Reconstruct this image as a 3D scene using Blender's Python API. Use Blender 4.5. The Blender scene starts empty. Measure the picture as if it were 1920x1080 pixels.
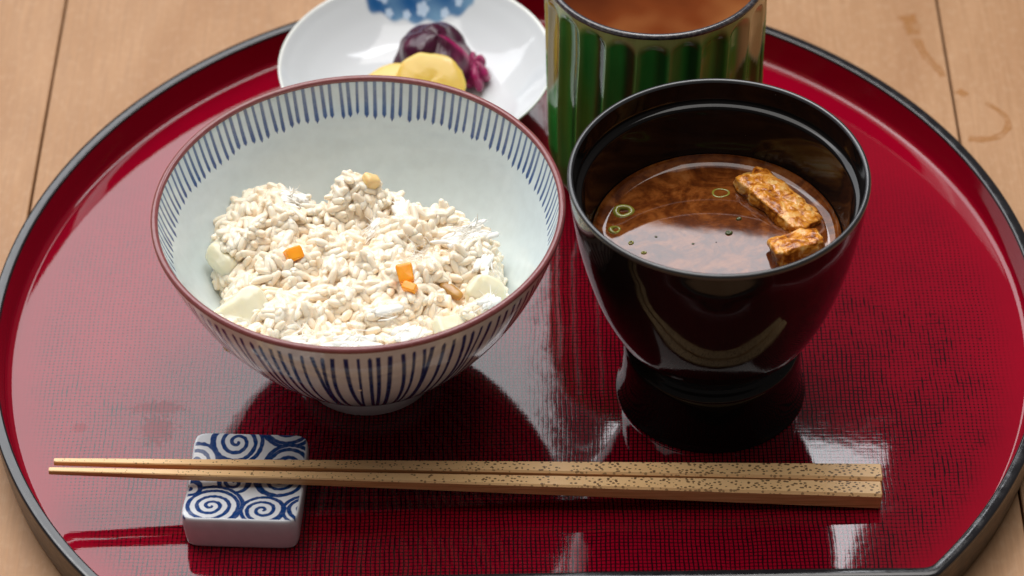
import bpy, math, random
import numpy as np
from mathutils import Vector, Matrix, noise, Euler

random.seed(7)
rng = np.random.default_rng(7)
S = 0.01                      # every length below is in centimetres
sc = bpy.context.scene
COL = sc.collection

# ------------------------------------------------------------------ camera
cam_d = bpy.data.cameras.new('camera')
cam = bpy.data.objects.new('camera', cam_d)
COL.objects.link(cam)
CP = Vector((0.912, -61.512, 60.104))
yaw, pit, rol, FPX = -0.0166, 0.7548, -0.0237, 5616.6
f_ = Vector((math.sin(yaw)*math.cos(pit), math.cos(yaw)*math.cos(pit), -math.sin(pit)))
r0 = Vector((math.cos(yaw), -math.sin(yaw), 0)); u0 = r0.cross(f_)
r_ = r0*math.cos(rol) + u0*math.sin(rol); u_ = u0*math.cos(rol) - r0*math.sin(rol)
cam.matrix_world = Matrix(((r_.x, u_.x, -f_.x, CP.x*S), (r_.y, u_.y, -f_.y, CP.y*S), (r_.z, u_.z, -f_.z, CP.z*S), (0, 0, 0, 1)))
cam_d.sensor_width = 36; cam_d.lens = FPX/1920*36
cam_d.clip_start = 0.02; cam_d.clip_end = 20
cam_d.dof.use_dof = True; cam_d.dof.focus_distance = 0.815; cam_d.dof.aperture_fstop = 14
sc.camera = cam
sc.cycles.diffuse_bounces = 8; sc.cycles.max_bounces = 12

# ------------------------------------------------------------------ light
world = bpy.data.worlds.new('World'); sc.world = world; world.use_nodes = True
bg = world.node_tree.nodes['Background']
bg.inputs[0].default_value = (1.0, 0.95, 0.9, 1); bg.inputs[1].default_value = 0.11
def area(name, x0, x1, z0, z1, y, rad, col):
    """an upright window-like lamp facing the tray; rad = radiance"""
    d = bpy.data.lights.new(name, 'AREA'); d.shape = 'RECTANGLE'
    d.size = (x1-x0)*S; d.size_y = (z1-z0)*S
    d.energy = rad*math.pi*d.size*d.size_y; d.color = col
    o = bpy.data.objects.new(name, d); COL.objects.link(o)
    o.location = ((x0+x1)/2*S, y*S, (z0+z1)/2*S)
    o.rotation_euler = (math.radians(-90), 0, 0)
    return o
area('window_lamp', -150, 0.95, 55, 215, 90, 3.9, (0.95, 0.97, 1.0))
pane = area('bright_pane_lamp', 0.6, 11.8, 27.4, 62, 22, 8.2, (0.95, 0.96, 1.0))
pane.rotation_euler = (math.radians(-90), math.radians(-9), 0)
top = area('overhead_fill_lamp', -65, 65, 0, 110, 0, 4.2, (1.0, 0.97, 0.93))  # unseen overhead softbox, added to raise the diffuse light
top.location = (-0.15, 0.28, 1.45); top.rotation_euler = (math.radians(-14), 0, 0)
sc.view_settings.view_transform = 'Standard'; sc.view_settings.look = 'None'
sc.view_settings.exposure = 0.0; sc.view_settings.gamma = 1.0

# ------------------------------------------------------------------ node helpers
class NT:
    def __init__(s, name):
        s.m = bpy.data.materials.new(name); s.m.use_nodes = True
        s.t = s.m.node_tree; s.b = s.t.nodes['Principled BSDF']
        tc = s.t.nodes.new('ShaderNodeTexCoord'); mp = s.t.nodes.new('ShaderNodeMapping')
        mp.inputs['Scale'].default_value = (100, 100, 100)
        s.t.links.new(tc.outputs['Object'], mp.inputs[0]); s.co = mp.outputs[0]
    def put(s, inp, v):
        if isinstance(v, bpy.types.NodeSocket): s.t.links.new(v, inp)
        elif isinstance(v, (tuple, list)):
            inp.default_value = tuple(v) + (1,) if len(v) == 3 and len(inp.default_value) == 4 else v
        else: inp.default_value = v
    def math(s, op, a, b=0.0, c=None, clamp=False):
        n = s.t.nodes.new('ShaderNodeMath'); n.operation = op; n.use_clamp = clamp
        s.put(n.inputs[0], a); s.put(n.inputs[1], b)
        if c is not None: s.put(n.inputs[2], c)
        return n.outputs[0]
    def step(s, v, a, b, lo=0.0, hi=1.0):
        n = s.t.nodes.new('ShaderNodeMapRange'); n.interpolation_type = 'SMOOTHSTEP'
        s.put(n.inputs['Value'], v); s.put(n.inputs['From Min'], a); s.put(n.inputs['From Max'], b)
        s.put(n.inputs['To Min'], lo); s.put(n.inputs['To Max'], hi)
        return n.outputs['Result']
    def map(s, sx=1, sy=1, sz=1, loc=(0, 0, 0)):
        n = s.t.nodes.new('ShaderNodeMapping'); n.inputs['Scale'].default_value = (sx, sy, sz)
        n.inputs['Location'].default_value = loc
        s.t.links.new(s.co, n.inputs[0]); return n.outputs[0]
    def noise(s, scale, detail=3, co=None, rough=0.5, dist=0.0, color=False):
        n = s.t.nodes.new('ShaderNodeTexNoise')
        n.inputs['Scale'].default_value = scale; n.inputs['Detail'].default_value = detail
        n.inputs['Roughness'].default_value = rough; n.inputs['Distortion'].default_value = dist
        s.t.links.new(co or s.co, n.inputs['Vector']); return n.outputs['Color' if color else 'Fac']
    def voro(s, scale, co=None, feature='F1', rand=1.0, out='Distance'):
        n = s.t.nodes.new('ShaderNodeTexVoronoi'); n.feature = feature
        n.inputs['Scale'].default_value = scale; n.inputs['Randomness'].default_value = rand
        s.t.links.new(co or s.co, n.inputs['Vector']); return n.outputs[out]
    def mix(s, f, a, b, mode='MIX'):
        n = s.t.nodes.new('ShaderNodeMix'); n.data_type = 'RGBA'; n.blend_type = mode
        s.put(n.inputs[0], f); s.put(n.inputs[6], a); s.put(n.inputs[7], b); return n.outputs[2]
    def ramp(s, f, stops):
        n = s.t.nodes.new('ShaderNodeValToRGB'); e = n.color_ramp.elements
        while len(e) < len(stops): e.new(0.5)
        for k, (p, c) in zip(e, stops): k.position = p; k.color = tuple(c) + (1,)
        s.put(n.inputs[0], f); return n.outputs[0]
    def xyz(s, co=None):
        n = s.t.nodes.new('ShaderNodeSeparateXYZ'); s.t.links.new(co or s.co, n.inputs[0]); return n.outputs
    def attr(s, name, out='Color'):
        n = s.t.nodes.new('ShaderNodeAttribute'); n.attribute_name = name; return n.outputs[out]
    def geo(s, out):
        n = s.t.nodes.new('ShaderNodeNewGeometry'); return n.outputs[out]
    def bump(s, h, dist, strength=1.0, prev=None):
        n = s.t.nodes.new('ShaderNodeBump'); n.inputs['Strength'].default_value = strength
        n.inputs['Distance'].default_value = dist*S; s.put(n.inputs['Height'], h)
        if prev is not None: s.t.links.new(prev, n.inputs['Normal'])
        s.t.links.new(n.outputs[0], s.b.inputs['Normal']); return n.outputs[0]
    def set(s, **k):
        nm = dict(color='Base Color', rough='Roughness', ior='IOR', metal='Metallic', spec='Specular IOR Level',
                  sss='Subsurface Weight', sssr='Subsurface Radius', ssss='Subsurface Scale', coat='Coat Weight',
                  coatr='Coat Roughness', trans='Transmission Weight', alpha='Alpha')
        for a, v in k.items(): s.put(s.b.inputs[nm[a]], v)
        return s.m

# ------------------------------------------------------------------ mesh helpers
def mesh(name, V, F, mats, parent=None, loc=(0, 0, 0), smooth=True, midx=None, col=None, sharp=None):
    me = bpy.data.meshes.new(name)
    V = np.asarray(V, float)*S
    if isinstance(F, np.ndarray):
        k = F.shape[1]; me.vertices.add(len(V)); me.vertices.foreach_set('co', V.ravel())
        me.loops.add(F.size); me.loops.foreach_set('vertex_index', F.ravel().astype(np.int32))
        me.polygons.add(len(F)); me.polygons.foreach_set('loop_start', np.arange(0, F.size, k, dtype=np.int32))
        me.update(calc_edges=True)
    else:
        me.from_pydata(V.tolist(), [], [list(f) for f in F]); me.update()
    for m in (mats if isinstance(mats, (list, tuple)) else [mats]): me.materials.append(m)
    if midx is not None: me.polygons.foreach_set('material_index', np.asarray(midx, np.int32))
    me.polygons.foreach_set('use_smooth', np.full(len(me.polygons), smooth))
    if col is not None:
        for an, arr in col.items():
            a = me.attributes.new(an, 'FLOAT_COLOR', 'POINT')
            arr = np.asarray(arr, float)
            if arr.ndim == 1: arr = np.stack([arr]*3, -1)
            a.data.foreach_set('color', np.c_[arr, np.ones(len(arr))].astype(np.float32).ravel())
    me.validate()
    if sharp is not None: me.set_sharp_from_angle(angle=math.radians(sharp))
    o = bpy.data.objects.new(name, me); COL.objects.link(o)
    if parent is not None: o.parent = parent
    o.location = tuple(c*S for c in loc)
    return o
def tag(o, label=None, cat=None, group=None, kind=None):
    if label: o['label'] = label
    if cat: o['category'] = cat
    if group: o['group'] = group
    if kind: o['kind'] = kind
    return o
def empty(name, loc, label, cat, group=None, rz=0):
    o = bpy.data.objects.new(name, None); COL.objects.link(o); o.empty_display_size = 0.01
    o.location = tuple(c*S for c in loc); o.rotation_euler = (0, 0, rz)
    return tag(o, label, cat, group)
def smooth_profile(pts, n):
    """Catmull-Rom through the points"""
    P = np.array(pts, float); P = np.vstack([2*P[0]-P[1], P, 2*P[-1]-P[-2]])
    out = []
    for i in range(1, len(P)-2):
        for t in np.linspace(0, 1, n, endpoint=False):
            a, b, c, d = P[i-1:i+3]
            out.append(0.5*((2*b)+(c-a)*t+(2*a-5*b+4*c-d)*t*t+(3*b-a-3*c+d)*t**3))
    out.append(P[-2]); return np.array(out)
def grid_faces(nr, ns, wrap=True):
    i = np.arange(nr-1)[:, None]; j = np.arange(ns if wrap else ns-1)[None, :]
    a = i*ns+j; b = i*ns+(j+1) % ns; c = (i+1)*ns+(j+1) % ns; d = (i+1)*ns+j
    return np.stack([a, b, c, d], -1).reshape(-1, 4)
def lathe_pts(prof, ns):
    th = np.linspace(0, 2*np.pi, ns, endpoint=False)
    P = np.asarray(prof, float)
    return np.stack([P[:, 0:1]*np.cos(th), P[:, 0:1]*np.sin(th), P[:, 1:2]+0*th], -1).reshape(-1, 3), th
def lathe(name, prof, ns, mat, parent, loc=(0, 0, 0), **k):
    """profile from bottom-outside going up gives outward normals"""
    V, _ = lathe_pts(prof, ns)
    return mesh(name, V, grid_faces(len(prof), ns), mat, parent, loc, **k)
def vnoise(P, scale, seed=0.0, octv=3):
    out = np.zeros(len(P)); amp = 1; tot = 0
    for k in range(octv):
        q = P*scale*(2**k)+seed*7.31+k*13.7
        out += amp*np.array([noise.noise(v) for v in q.tolist()]); tot += amp; amp *= 0.5
    return out/tot
def sstep(x, a, b):
    t = np.clip((x-a)/(b-a), 0, 1); return t*t*(3-2*t)
def fast_noise(x, y, seed=0, n=14, f0=1.0):
    r = np.random.default_rng(seed); out = 0*x
    for k in range(n):
        f = f0*(0.5+2.2*r.random()); a = r.random()*6.283; p = r.random()*6.283
        out = out+np.sin(f*(x*np.cos(a)+y*np.sin(a))+p)
    return out/math.sqrt(n)

# ================================================================== TABLE
def table_mat():
    n = NT('maple_table_wood')
    oi = n.t.nodes.new('ShaderNodeObjectInfo').outputs['Random']
    fine = n.noise(1.0, 6, n.map(9, 0.35, 3), 0.6)
    broad = n.noise(0.25, 4, n.map(1.0, 0.35, 1), 0.55, 1.2)
    ray = n.noise(3.0, 3, n.map(1.6, 1.0, 1))
    c = n.ramp(broad, [(0.25, (0.40, 0.205, 0.10)), (0.5, (0.47, 0.26, 0.135)), (0.75, (0.54, 0.315, 0.175))])
    c = n.mix(n.step(fine, 0.3, 0.7, 0.45, 0.0), c, (0.33, 0.17, 0.08))
    c = n.mix(n.step(ray, 0.45, 0.75, 0.0, 0.12), c, (0.75, 0.55, 0.38))
    c = n.mix(n.math('MULTIPLY', oi, 0.12), c, (0.42, 0.24, 0.12))
    dark = n.voro(0.55, n.map(1, 0.5, 1))
    c = n.mix(n.step(dark, 0.03, 0.09, 0.35, 0.0), c, (0.25, 0.14, 0.08))
    return n, c, fine
n, c, fine = table_mat()
n.bump(fine, 0.01, 0.5)
M_table = n.set(color=c, rough=n.step(fine, 0.3, 0.7, 0.45, 0.6), spec=0.3)
n = NT('orange_stain')
M_stain = n.set(color=n.mix(n.noise(3, 4), (0.50, 0.19, 0.035), (0.46, 0.22, 0.06)), rough=0.4,
                alpha=n.math('MULTIPLY', n.attr('mask', 'Fac'), n.step(n.noise(2.2, 4), 0.3, 0.65, 0.15, 0.55)))

table = bpy.data.objects.new('table', None); COL.objects.link(table); table['kind'] = 'structure'
edges = [-200, -43.1, -14.75, 13.65, 42.0, 200]
for k in range(5):
    x0, x1 = edges[k]+0.035, edges[k+1]-0.035
    xs = [x0, x0+0.03, x1-0.03, x1]; zs = [-0.035, 0, 0, -0.035]
    y0, y1 = -60, 75
    V = []
    NY = 2
    for y in (y0, y1):
        V += [(x0, y, -2.5)]+[(x, y, z) for x, z in zip(xs, zs)]+[(x1, y, -2.5)]
    F = [(i, i+1, i+7, i+6) for i in range(5)]+[(5, 0, 6, 11), (5, 4, 3, 2, 1, 0), (6, 7, 8, 9, 10, 11)]
    o = mesh('plank', V, F, M_table, table, (0, 0, 0), smooth=False)
    o['kind'] = 'structure'
# dark underside board that shows through the joints
n = NT('joint_dirt'); M_dirt = n.set(color=(0.035, 0.02, 0.012), rough=0.9)
o = mesh('table_underframe', [(-200, -60, -2.6), (200, -60, -2.6), (200, 75, -2.6), (-200, 75, -2.6),
          (-200, -60, -4), (200, -60, -4), (200, 75, -4), (-200, 75, -4)],
         [(0, 1, 2, 3), (7, 6, 5, 4), (0, 4, 5, 1), (1, 5, 6, 2), (2, 6, 7, 3), (3, 7, 4, 0)], M_dirt, table, smooth=False)
o['kind'] = 'structure'
def stain(pts, w):
    P = smooth_profile([(x, y) for x, y in pts], 10); V = []; mk = []
    for i, p in enumerate(P):
        d = P[min(i+1, len(P)-1)]-P[max(i-1, 0)]; d = d/np.linalg.norm(d); nn = np.array([-d[1], d[0]])
        ww = w[0]+(w[1]-w[0])*i/(len(P)-1)
        ww *= 1+0.12*math.sin(i*0.7)
        end = min(1, min(i, len(P)-1-i)/3)
        for s_, m_ in ((-1, 0), (-0.55, 1), (0, 0.8), (0.55, 1), (1, 0)):
            q = p+nn*s_*ww; V.append((q[0], q[1], 0.004)); mk.append(m_*end)
    o = mesh('stain', V, grid_faces(len(P), 5, False), M_stain, table, col={'mask': np.array(mk)}); o['kind'] = 'structure'
stain([(12.55, 15.1), (12.7, 14.5), (12.75, 13.9)], (0.35, 0.28))
stain([(12.75, 13.9), (13.0, 12.9), (13.35, 12.2), (13.45, 11.8)], (0.2, 0.13))
stain([(13.8, 11.2), (14.0, 11.0), (14.1, 10.9)], (0.2, 0.15))
stain([(14.6, 10.6), (15.1, 10.0), (15.2, 9.4), (14.8, 8.9), (14.2, 8.8), (13.9, 8.9)], (0.1, 0.2))

# ================================================================== TRAY
RT, YC, FZ = 15.0, 10.3, 0.4
tray = empty('serving_tray', (0, 0, 0), 'half moon lacquer tray with woven crimson floor and black rim, under all the dishes', 'tray')
def outline(inset, ns):
    th = np.linspace(0, 2*np.pi, ns, endpoint=False)
    ra = np.full(ns, RT-inset)
    with np.errstate(divide='ignore'):
        rb = np.where(np.sin(th) < -0.05, (YC-inset)/np.maximum(1e-6, -np.sin(th)), 1e3)
    k = 0.22
    h = np.clip(0.5+0.5*(rb-ra)/k, 0, 1)
    r = rb*(1-h)+ra*h-k*h*(1-h)
    r = r*(1+0.0022*np.sin(th*3+1.1)+0.0018*np.sin(2*th+0.6))
    return r*np.cos(th), r*np.sin(th)
NS = 1440
def sweep(name, prof, mats, midx=None, floor=None, **k):
    V = []
    for ins, z in prof:
        x, y = outline(ins, NS); V.append(np.stack([x, y, np.full(NS, z)], -1))
    V = np.concatenate(V); return mesh(name, V, grid_faces(len(prof), NS), mats, tray, **k)
# lacquer over linen
def lacquer_red():
    n = NT('crimson_lacquer_over_linen')
    p = 0.122
    wob = n.noise(0.5, 3, n.map(1, 1, 1)); wob2 = n.noise(0.5, 3, n.map(1, 1, 1, (31, 7, 0)))
    x, y, z = n.xyz()
    def thread(a, w, lon, seed):
        t = n.math('ADD', n.math('DIVIDE', a, p), n.math('MULTIPLY', w, 1.6))
        fr = n.math('ABSOLUTE', n.math('SUBTRACT', n.math('FRACT', t), 0.5))       # 0 at thread middle
        return fr, t
    fx, tx = thread(x, wob, 0, 0); fy, ty = thread(y, wob2, 1, 1)
    
    # every thread has its own ink, and it breaks up along its length
    sx = n.noise(1.0, 4, n.map(8.2, 1.3, 0.2), 0.8); sy = n.noise(1.0, 4, n.map(1.3, 8.2, 0.2, (5, 9, 0)), 0.8)
    lx = n.step(n.math('ADD', fx, n.math('MULTIPLY', n.math('SUBTRACT', sx, 0.5), 0.55)), 0.24, 0.44)
    ly = n.step(n.math('ADD', fy, n.math('MULTIPLY', n.math('SUBTRACT', sy, 0.5), 0.55)), 0.26, 0.46)
    zone = n.noise(0.16, 3, n.map(1, 1, 1, (3.3, 8.8, 0)), 0.55)
    # the middle and front are more rubbed through than the far left edge
    mid = n.step(n.math('ADD', n.math('MULTIPLY', n.math('ABSOLUTE', n.math('SUBTRACT', x, 1.0)), 0.10), n.math('MULTIPLY', n.math('MAXIMUM', y, -2.0), 0.10)), 0.0, 1.5, 0.34, -0.15)
    zz = n.math('ADD', n.math('MULTIPLY', n.math('SUBTRACT', n.mix(0.5, zone, n.noise(0.7, 4, rough=0.6)), 0.5), 1.1), mid)
    ax = n.step(n.math('ADD', sx, zz), 0.46, 0.64); ay = n.step(n.math('ADD', sy, zz), 0.46, 0.68)
    dots = n.math('MULTIPLY', n.math('MULTIPLY', n.step(fx, 0.22, 0.38), n.step(fy, 0.22, 0.38)), n.step(n.noise(5, 2), 0.28, 0.52, 0.3, 1.0))
    faint = n.math('MULTIPLY', n.math('MAXIMUM', n.step(fx, 0.25, 0.46), n.step(fy, 0.25, 0.46)), n.step(zz, -0.25, 0.2, 0.10, 0.6))
    dots = n.math('MAXIMUM', dots, faint)
    ink = n.math('MAXIMUM', n.math('MAXIMUM', n.math('MULTIPLY', lx, ax), n.math('MULTIPLY', n.math('MULTIPLY', ly, ay), 0.9)), dots)
    blot = n.step(n.voro(0.42, n.map(1, 1, 1, (2, 4, 0))), 0.012, 0.045, 1.0, 0.0)
    ink = n.math('MAXIMUM', ink, n.math('MULTIPLY', blot, n.step(n.noise(5, 3), 0.35, 0.6)))
    clean = n.step(n.math('SQRT', n.math('ADD', n.math('MULTIPLY', x, x), n.math('MULTIPLY', y, y))), 13.2, 14.3, 1.0, 0.0)
    back = n.step(y, 3.0, 8.0, 1.0, 0.25)
    ink = n.math('MULTIPLY', n.math('MULTIPLY', ink, clean), back)
    red = n.mix(n.noise(0.35, 4, rough=0.6), (0.30, 0.0006, 0.014), (0.21, 0.0006, 0.012))
    red = n.mix(n.math('MULTIPLY', n.noise(14, 2), 0.25), red, (0.22, 0.0, 0.01))
    c = n.mix(n.math('MULTIPLY', ink, 0.97), red, (0.008, 0.002, 0.004))
    # dried water marks and wiped patches dull the gloss
    def patch(cx, cy, rx, ry, thr):
        dx = n.math('DIVIDE', n.math('SUBTRACT', x, cx), rx); dy = n.math('DIVIDE', n.math('SUBTRACT', y, cy), ry)
        d = n.math('SQRT', n.math('ADD', n.math('MULTIPLY', dx, dx), n.math('MULTIPLY', dy, dy)))
        d = n.math('ADD', d, n.math('MULTIPLY', n.math('SUBTRACT', n.noise(7.0, 5, rough=0.75), 0.5), thr))
        return n.step(d, 0.6, 0.95, 1.0, 0.0)
    pm = n.math('MAXIMUM', patch(-12.15, -3.5, 0.28, 0.26, 1.2), n.math('MAXIMUM', patch(-10.0, -2.75, 1.0, 0.35, 2.6), patch(-10.0, -3.6, 0.6, 0.8, 2.8)))
    scr = n.step(n.voro(1.0, n.map(0.5, 3.5, 1)), 0.0, 0.05, 0.10, 0.0)
    rough = n.math('ADD', n.math('ADD', 0.045, n.math('MULTIPLY', pm, 0.32)), scr)
    rough = n.math('ADD', rough, n.step(n.noise(1.2, 5, rough=0.7), 0.5, 0.8, 0.0, 0.05))
    hgt = n.math('ADD', n.math('MULTIPLY', n.math('ADD', lx, ly), -0.5), 0)
    wav = n.noise(1.1, 2)
    b1 = n.bump(hgt, 0.00022, n.t.nodes.new('ShaderNodeValue') and 0.8)
    b2 = n.bump(n.noise(2.4, 3), 0.0010, 0.8, b1)
    n.bump(wav, 0.004, 0.8, b2)
    return n.set(color=c, rough=rough, ior=1.54)
M_red = lacquer_red()
n = NT('black_lacquer_rim')
M_rim = n.set(color=n.mix(n.step(n.noise(4, 5, rough=0.7), 0.62, 0.72), (0.012, 0.011, 0.013), (0.05, 0.035, 0.025)), rough=n.step(n.noise(2.5, 4), 0.3, 0.7, 0.10, 0.22), ior=1.6)
n.bump(n.noise(3, 3), 0.008, 0.6)
n = NT('rubbed_brown_black_side')
M_side = n.set(color=n.mix(n.step(n.noise(2.0, 5, n.map(1, 1, 3)), 0.35, 0.7), (0.03, 0.022, 0.018), (0.10, 0.062, 0.035)), rough=0.34, ior=1.5)
n.bump(n.noise(14, 4), 0.01, 0.6)
# interior: fillet and inner wall
cr = []
for a in np.linspace(0, 1, 9):                 # concave fillet between floor and wall
    ang = a*math.radians(74); cr.append((0.66-0.24*math.sin(ang)*1.0, FZ+0.24*(1-math.cos(ang))))
wall_top = (0.33, 1.40)
prof_in = cr+[(cr[-1][0]*0.5+wall_top[0]*0.5, cr[-1][1]*0.5+wall_top[1]*0.5), wall_top]
fl = [(RT-0.3-0.001-(RT-1.16)*t, None) for t in ()]
# floor: concentric rings, slightly warped like real wood
VV = []
ring = np.concatenate([np.r_[0.0004, np.linspace(0.02, 1, 60)]])
x1, y1 = outline(0.66, NS)
def warp(x, y):
    w = 0.0*x
    return w
for t in ring:
    X, Y = x1*t, y1*t
    VV.append(np.stack([X, Y, FZ+warp(X, Y)*(1-t**6)], -1))
for ins, z in prof_in[1:]:
    x, y = outline(ins, NS); VV.append(np.stack([x, y, np.full(NS, z)], -1))
V = np.concatenate(VV); mesh('lacquered_floor', V, grid_faces(len(VV), NS), M_red, tray)
tp = []
for a in np.linspace(0, 1, 7):
    tp.append((0.33-0.04*math.sin(a*math.pi/2), 1.40+0.06*(1-math.cos(a*math.pi/2))))
rimp = [(0.335, 1.39), (0.332, 1.44), (0.31, 1.468), (0.28, 1.478), (0.17, 1.484), (0.07, 1.482), (0.025, 1.462), (0.004, 1.42), (0.0, 1.37)]
sweep('rim', rimp, M_rim)
sweep('outer_wall', [(0.0, 1.37), (0.0, 1.30), (0.02, 0.9), (0.05, 0.5), (0.10, 0.15), (0.20, 0.03), (0.5, 0.0), (2.5, 0.0)], M_side)
# flip check happens through recalculated normals below

# ================================================================== PORCELAIN RICE BOWL
RB = (-4.17, -1.3)
bowl = empty('rice_bowl', (RB[0], RB[1], FZ), 'white porcelain rice bowl with thin blue vertical stripes and a maroon rim', 'bowl')
zf = FZ
outp = smooth_profile([(2.06, 1.10), (2.5, 1.42), (3.08, 2.0), (3.93, 3.05), (4.72, 4.3), (5.27, 5.55), (5.55, 6.48)], 16)
inp_ = smooth_profile([(5.42, 6.50), (5.14, 5.55), (4.55, 4.2), (3.7, 2.95), (2.7, 1.9), (1.5, 1.35), (0.02, 1.2)], 14)
def porcelain(name, base, ink, attr_name='ink', rough=0.07):
    n = NT(name)
    a = n.attr(attr_name, 'Fac')
    nz = n.noise(3.0, 4)
    b = n.mix(n.step(nz, 0.35, 0.7), base, tuple(v*0.95 for v in base))
    spec = n.step(n.voro(2.6), 0.0, 0.03, 0.35, 0.0)
    b = n.mix(spec, b, tuple(v*0.55 for v in base))
    inkc = n.mix(n.noise(5, 4), ink, tuple(min(1, v*1.3+0.003) for v in ink))
    c = n.mix(n.math('MULTIPLY', a, n.step(n.noise(9, 3), 0.2, 0.6, 0.92, 1.0)), b, inkc)
    n.bump(n.noise(0.9, 2), 0.01, 0.5)
    return n.set(color=c, rough=rough, ior=1.5)
M_pin = porcelain('pale_celadon_glaze_inside', (0.69, 0.79, 0.83), (0.0, 0.045, 0.20))
M_pout = porcelain('cream_glaze_outside', (0.70, 0.78, 0.86), (0.004, 0.028, 0.15))
NB = 1800
def stripes_in(prof):
    V, th = lathe_pts(prof, NB)
    n_s = 132; r = np.random.default_rng(3)
    ang = np.zeros(n_s); ang = (np.arange(n_s)+0.05*r.standard_normal(n_s))*2*np.pi/n_s
    wid = 0.047+0.004*r.standard_normal(n_s); ln = 1.14+0.045*r.standard_normal(n_s); lean = 0.02*r.standard_normal(n_s)
    P = np.asarray(prof); s = np.r_[0, np.cumsum(np.hypot(*np.diff(P, axis=0).T))]
    A = np.zeros((len(P), NB))
    for k in range(n_s):
        for i in range(len(P)):
            if s[i] > ln[k]+0.05: continue
            u = s[i]/ln[k]
            w = wid[k]*(0.95+0.25*u)*(1 if u < 0.93 else max(0, (1.02-u)/0.09))
            d = np.angle(np.exp(1j*(th-ang[k]-lean[k]*u/P[i, 0])))*P[i, 0]
            A[i] = np.maximum(A[i], (1-sstep(np.abs(d), w*0.75, w*1.25))*(0.75+0.25*u if s[i] > 0.06 else s[i]/0.06))
    return V, A.ravel()
# denser rows where the stripes are
d0 = np.linspace(0, 1, 40)
ip = inp_
sI = np.r_[0, np.cumsum(np.hypot(*np.diff(ip, axis=0).T))]
q = np.r_[np.linspace(0, 1.4, 44), np.linspace(1.45, sI[-1], 40)]
ipd = np.stack([np.interp(q, sI, ip[:, 0]), np.interp(q, sI, ip[:, 1])], -1)
V, A = stripes_in(ipd)
V[:, 2] -= FZ
mesh('bowl_inside', V, grid_faces(len(ipd), NB), M_pin, bowl, col={'ink': A})
def stripes_out(prof):
    V, th = lathe_pts(prof, NB)
    r = np.random.default_rng(11); P = np.asarray(prof); zt = P[-1, 1]; zb = P[0, 1]
    A = np.zeros((len(P), NB)); n_s = 118
    ang = (np.arange(n_s)+0.07*r.standard_normal(n_s))*2*np.pi/n_s
    # brush lines lean towards a few meeting points lower down, as hand painted lines do
    for k in range(n_s):
        lean = 0.006*math.sin(k*0.9+1.0)+0.010*r.standard_normal()+(0.075 if k % 17 == 3 else (-0.065 if k % 19 == 5 else 0)); wid = 0.057+0.006*r.standard_normal()
        bow = 0.014*r.standard_normal(); z1 = zb+0.05*abs(r.standard_normal())
        if k % 3 == 1: z1 = zb+0.2+0.9*r.random()
        zt2 = zt-0.30-0.05*r.random()
        for i in range(len(P)):
            z = P[i, 1]
            if z < z1-0.02 or z > zt2+0.02: continue
            u = (zt-z)/(zt-zb)
            a = ang[k]+lean*u+bow*math.sin(u*3.1)
            d = np.angle(np.exp(1j*(th-a)))*P[i, 0]
            e = min(1, (zt2+0.02-z)/0.05)
            w = wid*(1.0-0.25*u)*e
            A[i] = np.maximum(A[i], 1-sstep(np.abs(d), w*0.7, w*1.3))
    # a blurred painted flower cluster on the left front
    Z = np.repeat(P[:, 1], NB); R_ = np.repeat(P[:, 0], NB); T = np.tile(th, len(P))
    ax = (T-math.radians(-118))*R_; blot = np.exp(-(ax/0.9)**2-((Z-4.9)/0.9)**2)
    nn = np.sin(ax*7+Z*5)*np.sin(Z*8-ax*4)
    A = A.ravel(); A = np.clip(A*(1-0.55*blot)+blot*np.clip(nn, 0, 1)*0.8, 0, 1)
    return V, A
sO = np.r_[0, np.cumsum(np.hypot(*np.diff(outp, axis=0).T))]
q = np.linspace(0, sO[-1], 90)
opd = np.stack([np.interp(q, sO, outp[:, 0]), np.interp(q, sO, outp[:, 1])], -1)
V, A = stripes_out(opd); V[:, 2] -= FZ
mesh('bowl_outside', V, grid_faces(len(opd), NB), M_pout, bowl, col={'ink': A})
n = NT('maroon_iron_rim')
M_mar = n.set(color=n.mix(n.noise(6, 4), (0.17, 0.04, 0.042), (0.27, 0.09, 0.09)), rough=0.14, ior=1.5)
cx_, cz_ = 5.487, 6.50
rr = [(cx_+0.10*math.cos(a), cz_+0.09*math.sin(a)-FZ) for a in np.linspace(math.radians(-75), math.radians(250), 20)]
lathe('rim_band', rr, 400, M_mar, bowl)
n = NT('plain_white_foot_glaze'); M_ft = n.set(color=(0.72, 0.72, 0.72), rough=0.12, ior=1.5)
lathe('foot_ring', [(1.55, 0.75), (1.6, 0.05), (1.7, 0.0), (1.84, 0.0), (1.9, 0.04), (1.95, 0.4), (2.00, 0.66), (2.10, 0.73)], 200, M_ft, bowl)

# ================================================================== MATERIALS: RICE
def rice_mat(name, use_attr):
    n = NT(name)
    v = n.step(n.noise(3.5, 3), 0.2, 0.8, 0.15, 0.9) if use_attr else n.math('MULTIPLY_ADD', n.t.nodes.new('ShaderNodeObjectInfo').outputs['Random'], 0.6, 0.2)
    c = n.ramp(v, [(0.0, (0.90, 0.745, 0.55)), (0.35, (0.92, 0.79, 0.62)), (0.75, (0.94, 0.83, 0.68)), (1.0, (0.95, 0.88, 0.77))])
    return n.set(color=c, rough=0.13, ior=1.5, sss=0.8, sssr=(1.0, 0.9, 0.75), ssss=0.0008)
M_grain = rice_mat('cooked_rice_grain', False); M_mass = rice_mat('cooked_rice_mass', True)
def grain_mesh():
    ns, nr = 8, 7; V = []
    for i in range(nr):
        t = i/(nr-1)*math.pi; x = -math.cos(t)
        r = math.sin(t)**0.72
        for j in range(ns):
            a = 2*math.pi*j/ns
            V.append((x*0.31, r*0.126*math.cos(a)+0.035*(x*x), r*0.110*math.sin(a)))
    return np.array(V), grid_faces(nr, ns)
GV, GF = grain_mesh()
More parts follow.
